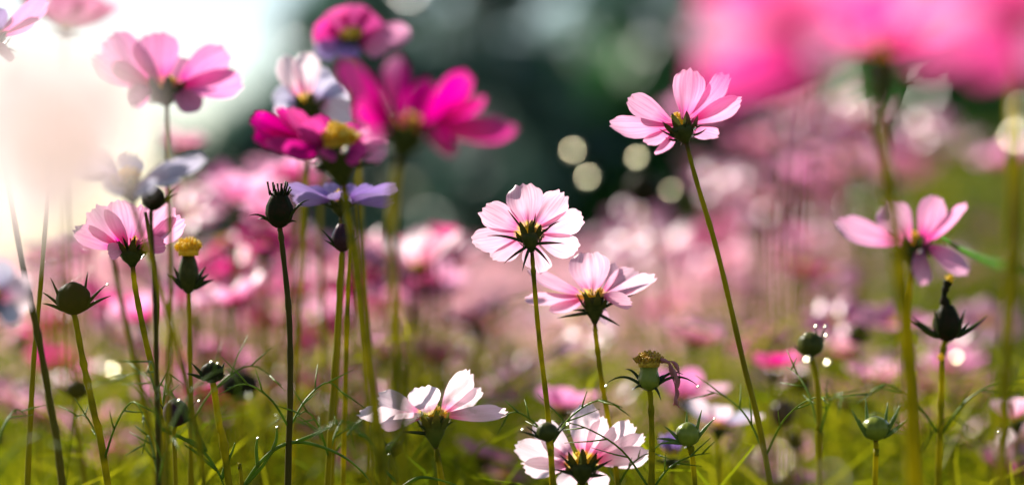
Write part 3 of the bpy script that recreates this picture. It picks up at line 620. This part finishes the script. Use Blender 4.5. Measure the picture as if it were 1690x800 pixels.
t, O = bud('spent flower with a tall clump of yellow florets, behind the droplet stems', 1.66, (311, 450), 16, 34, [(312, 500), (314, 620), (315, 800)], [(345, 452, -2), (352, 462, 3), (285, 440, 2), (278, 452, -4), (338, 440, 6)], mat='calyx', tip='disc', name='seed_head', cat='seed head', sr=.0016, bw=.002, smat='stem_mid', group='spent flower heads')
t, O = bud('dark spent seed head with curled wing-like bracts and a scrap of yellow on top', 1.52, (1563, 533), 22, 30, [(1556, 580), (1553, 680), (1548, 810)], [(1505, 522, -3), (1500, 524, 3), (1628, 521, -2), (1590, 510, -6), (1540, 510, -6), (1602, 530, 3)], mat='bud', tip='cone', name='seed_head', cat='seed head', sr=.002, bw=.0019, smat='stem', group='spent flower heads', sag=-.12)
b = MB(); w = catmull([at(p[0], p[1], 1.52) for p in ((1563, 510), (1558, 490), (1562, 472), (1566, 462))], 5)
b.tube(w, [.0026, .0028, .003, .0034, .003, .002, .0018, .002, .0026, .0024, .0022, .0026, .003, .003, .0028, .001], 6); b.build('withered_tip', M['bud'], t, O)
disc_mesh(at(1567, 463, 1.52), Vector((.2, 0, 1)), .0026, .004, sd_(), 16).build('yellow_floret', M['disc'], t, O)
disc_mesh(at(1554, 590, 1.515), Vector((-.6, -.3, .6)), .0022, .003, sd_(), 10).build('yellow_floret', M['disc'], t, O)

# ---------------------------------------------------------------- stems whose heads are out of the picture, with their leaves
def bare_stem(label, d, pts, r, mat, leaves=(), group='bare flower stems', leafr=.0013):
    path = stem_path(pts, d); O = Vector((path[-1].x, path[-1].y, 0)); t = thing('flower_stalk', O, label, 'stem', group)
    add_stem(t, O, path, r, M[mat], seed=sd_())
    for lf in leaves: add_leaf(t, O, lf, leafr, M['leaf'], d)
    return t
bare_stem('dark stem slanting down across another one, near the left edge', 1.55, [(2, 250), (38, 440), (62, 550), (85, 680), (104, 810)], .0021, 'stem_dark')
bare_stem('dark stem crossing behind the slanting one at the left edge', 1.62, [(84, 250), (68, 460), (56, 590), (50, 700), (45, 810)], .0017, 'stem_mid')
bare_stem('tall thick yellow stem close to the lens at the right edge', 1.25, [(1660, -60), (1668, 100), (1674, 300), (1667, 480), (1656, 700), (1652, 810)], .0036, 'stem', [[(1668, 442, 1.26), (1630, 430, 1.36), (1590, 412, 1.44), (1556, 392, 1.5)], [(1668, 440, 1.26), (1690, 448, 1.32), (1730, 470, 1.4)]], leafr=.0022)
bare_stem('slim upright stem just right of the violet bud stem', 1.66, [(582, 380), (574, 480), (570, 640), (566, 810)], .0016, 'stem')
bare_stem('reddish blurred stem passing in front of the folded white flower', 1.40, [(588, 330), (598, 470), (612, 620), (612, 810)], .0011, 'stem_mid')
bare_stem('slim green stem beside the pink cup flower, running straight down', 1.56, [(240, 350), (258, 470), (258, 620), (268, 800)], .0014, 'stem_mid')
bare_stem('blurred yellow stem slanting behind the round thorny bud', 1.80, [(184, 420), (205, 520), (235, 650), (262, 810)], .0022, 'stem_mid')
bare_stem('blurred slim green stem behind the oblong spiky bud', 2.0, [(498, 230), (496, 330), (480, 460), (450, 620), (430, 760)], .0017, 'stem_mid')
bare_stem('blurred green stem left of the thick magenta stem, against the dark trees', 1.95, [(533, 270), (528, 380), (532, 500)], .0019, 'stem_mid')
bare_stem('second slim blurred stem next to the stem crossed by the rose pink flower', 1.5, [(1490, 460), (1502, 600), (1512, 810)], .0012, 'stem_mid')
bare_stem('leafy stem at the bottom with arching thread leaves and dark stalk', 1.60, [(395, 770), (402, 830)], .0013, 'stem_mid',
    [[(400, 805), (425, 768), (455, 740), (488, 729), (525, 735), (565, 752), (598, 778), (618, 806)], [(405, 800), (432, 770), (450, 745), (470, 730)], [(425, 770), (423, 740), (425, 722)], [(450, 742), (456, 725), (457, 704)], [(488, 729), (520, 716), (545, 703)]])
bare_stem('leafy stem with forked wet thread leaves in front of the yellow-green bud stem', 1.58, [(330, 720), (333, 760), (338, 820)], .0012, 'stem_mid',
    [[(262, 705), (300, 722), (335, 745), (358, 775), (372, 806)], [(330, 742), (318, 728), (305, 723)], [(358, 775), (340, 760), (322, 745), (304, 733)], [(366, 790), (372, 768), (382, 748), (388, 730)], [(340, 745), (330, 720), (322, 705)]])
bare_stem('thin stalk close to the lens carrying the large pale disc of light', .95, [(1281, 762), (1284, 850)], .0008, 'stem_mid')
bare_stem('thin stalk close to the lens under the pale disc at the bottom edge', .93, [(1373, 794), (1370, 880)], .0008, 'stem_mid')
bare_stem('small leafy stem with thread leaves under the folded white flower', 1.6, [(640, 735), (655, 790), (660, 830)], .0011, 'stem_mid',
    [[(592, 716), (604, 720), (618, 735), (636, 748)], [(660, 806), (690, 788), (720, 790), (760, 802)], [(655, 795), (635, 775), (622, 755)]])

# ---------------------------------------------------------------- dew drops that catch the sun
def dew(label, px, py, d, rmm, flat=.28, refl=True):
    p = at(px, py, d); v = (Vector((0, 0, CAM_Z)) - p).normalized(); h = (v + sd).normalized()
    r = rmm * .001; b = MB()
    b.lathe(p - h * r * flat, h, [(0, r * .5), (r * flat * .3, r * .85), (r * flat * .8, r), (r * flat * 1.3, r * .88), (r * flat * 1.7, r * .58), (r * flat * 1.95, r * .2)], 14)
    o = b.build('dew_drop', M['dew'], None, p); o.location = p
    return tag(o, label, 'dew drop', 'dew drops on the flowers')
DEW = [
    ('upper of two round pale discs of light beside the dark green trees', 946, 249, 3.0, 6.5), ('lower of two round pale discs of light beside the dark green trees', 971, 293, 2.95, 6.2),
    ('pale glint touching the lower petals of the rose pink cup', 1052, 260, 2.8, 5.5), ('pale glint beside the blurred dark green bud', 1108, 314, 2.8, 4.2),
    ('bright drop at the tip of the thorny bract', 177, 469, 1.595, 1.4), ('bright drop on top of the small wet bud', 348, 597, 1.57, 1.5), ('second bright drop on the small wet bud, nearer its edge', 359, 599, 1.565, 1.3),
    ('white drop on the black bud behind crossing stems', 295, 660, 1.56, 1.7), ('white drop on the bract beside the black bud', 328, 661, 1.57, 1.3),
    ('upper droplet on the droplet-crowned bud, nearer the stemless side', 1346, 538, 1.52, 1.5), ('upper droplet on the droplet-crowned bud, nearest the pink flowers', 1362, 538, 1.52, 1.5), ('droplet on the crowned bud below the upper pair', 1363, 553, 1.52, 1.6), ('droplet alone on the near side of the crowned bud', 1329, 552, 1.52, 1.5),
    ('larger soft droplet low beside the crowned bud stem', 1365, 598, 1.42, 2.2), ('soft droplet low on the other side of the crowned bud stem', 1332, 593, 1.42, 2.0),
    ('drop at the end of the seed head bract, over the yellow stem', 1000, 636, 1.597, 1.5), ('drop at the far end of the seed head bract by the pink flower', 1152, 637, 1.6, 1.4), ('drop on the stubby bract of the seed head', 1045, 641, 1.59, 1.3),
    ('drop on the bract tip of the green star bud', 1179, 690, 1.6, 1.3), ('drop hanging under the green star bud', 1131, 737, 1.59, 1.3),
    ('drops clustered on the thin bract of the round green bud', 862, 708, 1.55, 1.2), ('drop on the raised bract of the round green bud', 937, 699, 1.56, 1.5),
    ('glint on the calyx of the rose pink cup flower', 1146, 212, 1.61, 1.5), ('bright glint on the calyx of the magenta semi-double', 525, 268, 1.44, 2.6), ('cream glint below the yellow dome of the magenta semi-double', 568, 247, 1.43, 2.8),
    ('shining drop on the tall yellow edge stem', 1676, 226, 1.0, 3.2), ('small drop above the shining one on the edge stem', 1688, 180, 1.0, 2.0),
    ('white glint in the grass under the folded white flower', 642, 748, 1.6, 1.4), ('sparkle in the grass low beside the tall edge stem', 1648, 712, 1.62, 1.4), ('sparkle on the petals of the rose pink flower crossed by a stem', 1517, 414, 1.46, 2.0),
    ('large pale disc of light low by the long leaning stem', 1280, 758, .95, 2.6), ('pale disc of light at the bottom edge beside the larger one', 1372, 790, .93, 2.2),
    ('pale disc of light behind the seed head with curled bracts', 1580, 590, 2.2, 4.5), ('round pale light in the grass behind the stems', 185, 612, 2.3, 6.0), ('tip drop on the upright thread leaf', 425, 722, 1.6, 1.2), ('tip drop on the taller upright thread leaf', 457, 704, 1.6, 1.2),
]
for q in DEW: dew(*q)

# ---------------------------------------------------------------- the crowd of blurred flowers behind: one of each kind, then copies
def bg_proto(col, cup_deg, tilt, seed):
    r = random.Random(seed); H = .8
    t = thing('cosmos_flower', (0, 0, 0), None, 'flower'); C = Vector((0, 0, H)); axis = Vector((tilt * math.cos(seed), tilt * math.sin(seed), 1)).normalized()
    x = axis.orthogonal().normalized(); y = axis.cross(x); b = MB()
    for k in range(8):
        a = k * math.pi / 4 + r.uniform(-.1, .1); rd = x * math.cos(a) + y * math.sin(a); e = R_(cup_deg) + r.uniform(-.12, .12); dv = rd * math.cos(e) + axis * math.sin(e)
        L = .034 * r.uniform(.9, 1.1); w = axis.cross(rd)
        def fn(u, v, dv=dv, w=w, rd=rd, L=L):
            return C + rd * .004 + dv * L * u * (1 - .06 * v * v) + axis * (.0025 * math.cos(v * 3) - .004 * u * u) + w * v * lerp_prof(WPROF, u) * .0125
        b.grid(fn, 6, 5)
    b.build('petals', M[col], t)
    disc_mesh(C + axis * .001, axis, .006, .006, seed, 14).build('flower_disc', M['disc'], t)
    cb = MB(); B = C - axis * .010; cb.lathe(B, axis, [(0, .0015), (.003, .004), (.006, .0055), (.0095, .0055)], 8); cb.build('calyx', M['calyx'], t)
    sb = MB(); pts = catmull([B, B * .7 + Vector((.01 * math.cos(seed), .01 * math.sin(seed), .0)), B * .3, Vector((0, 0, -.03))], 5); sb.tube(pts, .0016, 6); sb.build('stem', M['stem_mid'], t)
    return t
def copy_thing(o):
    c = o.copy(); COL.objects.link(c)
    for ch in o.children:
        k = ch.copy(); COL.objects.link(k); k.parent = c
    return c
PROTO = {col: [bg_proto(col, cu, ti, s) for s, (cu, ti) in enumerate(((8, .65), (20, .45), (34, .3)))] for col in ('dusty', 'pale', 'rosepink', 'hotpink', 'white', 'magenta')}
WORD = {'dusty': 'dusty pink', 'pale': 'pale pink', 'rosepink': 'rose pink', 'hotpink': 'hot pink', 'white': 'white', 'magenta': 'magenta'}
used = set(); brng = random.Random(21)
def place(px, py, d, col, zone, k=None):
    k = brng.randrange(3) if k is None else k; o = PROTO[col][k]
    if (col, k) in used: o = copy_thing(o)
    used.add((col, k))
    p = at(px, py, d); p.z = max(.35, min(1.25, p.z)); s = p.z / .8
    o.location = (p.x, p.y, 0); o.rotation_euler = (0, 0, brng.uniform(0, 6.28)); o.scale = (s, s, s)
    o['label'] = f'{WORD[col]} flower blurred {zone}'; o['group'] = f'{WORD[col]} blooms {zone}'
def patch(n, x, y, d, cols, zone):
    for _ in range(n): place(brng.uniform(*x), brng.uniform(*y), brng.uniform(*d), brng.choice(cols), zone)
patch(26, (1130, 1450), (150, 350), (2.9, 4.6), ['dusty', 'dusty', 'rosepink', 'pale'], 'under the huge hot pink flower')
patch(30, (960, 1400), (330, 520), (2.6, 4.6), ['dusty', 'rosepink', 'pale', 'dusty'], 'between the rose pink cup and its neighbours')
patch(14, (1080, 1420), (520, 680), (2.2, 3.2), ['rosepink', 'pale', 'dusty'], 'low beside the long leaning stem')
patch(18, (1390, 1660), (520, 690), (2.1, 2.9), ['rosepink', 'pale', 'dusty', 'rosepink'], 'low around the curled seed head')
patch(8, (1480, 1690), (200, 500), (3.0, 4.4), ['dusty', 'dusty', 'rosepink'], 'loose in the dark green growth by the tall edge stem')
patch(36, (320, 740), (400, 500), (2.05, 2.9), ['rosepink', 'pale', 'rosepink', 'hotpink', 'pale'], 'behind the dark bud stems')
patch(16, (700, 1000), (440, 640), (2.7, 4.2), ['pale', 'rosepink', 'pale'], 'below the star-backed blush flower')
patch(16, (-20, 330), (400, 560), (2.2, 3.4), ['rosepink', 'pale', 'hotpink'], 'behind the crossing stems at the edge')
patch(26, (40, 660), (500, 690), (2.1, 3.0), ['rosepink', 'pale', 'rosepink', 'hotpink'], 'low among the grass behind the bud stems')
patch(18, (640, 1120), (530, 720), (2.1, 3.0), ['rosepink', 'pale'], 'low behind the two blush flowers')
patch(14, (-20, 640), (640, 800), (2.0, 2.6), ['rosepink', 'pale', 'rosepink'], 'at the very bottom behind the thread leaves')
patch(10, (1100, 1690), (690, 800), (2.0, 2.6), ['rosepink', 'pale', 'dusty'], 'at the very bottom beside the star bud')
patch(6, (310, 480), (270, 400), (2.1, 2.6), ['rosepink', 'pale', 'rosepink'], 'around the spiky dark bud')
for col in PROTO:
    for k in range(3):
        if (col, k) not in used: place(brng.uniform(400, 700), 470, 4.2, col, 'behind the dark bud stems', k)

def bg_bud():
    t = thing('flower_bud', (0, 0, 0), None, 'bud'); b = MB(); B = Vector((0, 0, .785)); z = Vector((0, 0, 1))
    b.lathe(B, z, [(0, .0015), (.002, .005), (.006, .0088), (.010, .009), (.014, .007), (.017, .003), (.018, .0005)], 12, 6, .06); h = b.build('bud_head', M['bud'], t)
    for k in range(6):
        a = k * math.pi / 3; d = Vector((math.cos(a), math.sin(a), 0)); bract_mesh(B + d * .005, B + d * .017 + z * (.004 if k % 2 else .010), .0009, .2, 0, z).build('bract', M['bract'], h)
    sb = MB(); sb.tube(catmull([B, (.012, 0, .5), (.004, .01, .2), (0, 0, -.03)], 5), .0016, 6); sb.build('stem', M['stem_mid'], t); return t
def copy_deep(o, parent=None):
    c = o.copy(); COL.objects.link(c)
    if parent: c.parent = parent
    for ch in o.children: copy_deep(ch, c)
    return c
b0 = bg_bud()
for i in range(26):
    o = b0 if i == 0 else copy_deep(b0)
    p = at(brng.uniform(0, 1690), brng.uniform(500, 770), brng.uniform(1.95, 2.9)); q = p.z / .795
    o.location = (p.x, p.y, 0); o.scale = (q, q, q); o.rotation_euler = (brng.uniform(-.06, .06), brng.uniform(-.06, .06), brng.uniform(0, 6))
    o['label'] = 'small dark bud blurred among the blooms behind the sharp flowers'; o['group'] = 'small blurred buds behind'

# far beds read as one mass
r = random.Random(5); fb = MB(); fb.smooth = False
for i in range(2600):
    y = 4.6 + 6.0 * r.random(); x = r.uniform(-.24, .15) * y + r.uniform(-.2, .2); z = r.uniform(.42, .80) + max(0, x / y) * .9 * r.random()
    c = Vector((x, y, z)); ax = Vector((r.gauss(-.15, .55), r.gauss(.15, .55), 1)).normalized(); u = ax.orthogonal().normalized(); w = ax.cross(u)
    vs = [c - ax * .006]; 
    for k in range(16):
        a = k * math.pi / 8; q = .034 if k % 2 else .024; vs.append(c + (u * math.cos(a) + w * math.sin(a)) * q + ax * (.012 if k % 2 else .008))
    fb.add(vs, [(0, 1 + k, 1 + (k + 1) % 16) for k in range(16)])
M['far'] = leaf_mass_mat('far_petals', (.82, .34, .42), (.87, .46, .52), (.90, .58, .62), .5, 1.2, .01)
fo = fb.build('far_blossoms', M['far']); tag(fo, 'distant pink flowers merging into one soft band before the trees', 'flowers', kind='stuff')

# feathery leaves and thin stalks that fill the bed
M['feather'] = leaf_mass_mat('feather_leaves', (.02, .045, .003), (.15, .20, .004), (.50, .47, .010), .6, 9, .0015, .5)  # darkest noise tone puts patches of shade into the leaf colour
def ribbon(b, p, q, w, r, bend=.1):
    d = q - p; s = d.orthogonal().normalized(); s = Matrix.Rotation(r.random() * 6.28, 3, d.normalized()) @ s
    m = (p + q) * .5 + Vector((r.gauss(0, bend), r.gauss(0, bend), abs(r.gauss(0, bend)))) * d.length
    b.add([p - s * w, p + s * w, m + s * w, m - s * w, q], [(0, 1, 2, 3), (3, 2, 4)])
r = random.Random(9); gb = MB(); gb.smooth = False
def spray(base, h, spread):
    top = base + Vector((r.gauss(0, spread), r.gauss(0, spread), h)); ribbon(gb, base, top, .0012, r, .04)
    for k in range(r.randint(7, 11)):
        u = r.uniform(.3, 1.0); p = base.lerp(top, u); L = r.uniform(.03, .085); a = r.random() * 6.28
        ribbon(gb, p, p + Vector((math.cos(a) * L, math.sin(a) * L, L * r.uniform(-.1, .9))), .0009, r, .15)
for i in range(11000):
    y = 2.0 + 8.8 * r.random() ** 1.3; x = r.uniform(-.245, .245) * y
    z = CAM_Z + (400 - r.triangular(450, 860, 740)) * K * y; z = max(.15, min(z, .82))
    spray(Vector((x, y, max(-.02, z - .40))), .40 if z > .38 else z, .05)
for i in range(260):
    y = 1.72 + .35 * r.random(); p = at(r.uniform(-40, 1730), r.triangular(690, 880, 840), y); spray(p - Vector((0, 0, .30)), .30, .05)
tag(gb.build('feathery_foliage', M['feather']), 'fine thread-like green leaves filling the flower bed', 'foliage', kind='stuff')
gb = MB(); gb.smooth = False
M['tall_leaf'] = leaf_mass_mat('dark_leaves_of_tall_growth', (.010, .035, .006), (.05, .10, .008), (.40, .37, .012), .5, 5.0, .008, .4)
for i in range(1300):      # taller green growth towards the trees on one side
    y = 3.2 + 5.5 * r.random(); px = r.triangular(1380, 1760, 1640); p = at(px, 400, y)
    z = CAM_Z + (400 - r.triangular(170, 520, 420)) * K * y; z = max(.3, min(1.25, z)); spray(Vector((p.x, y, z - .35)), .35, .06)
tag(gb.build('tall_foliage', M['tall_leaf']), 'taller dark green growth behind the curled seed head and the tall edge stem', 'foliage', kind='stuff')
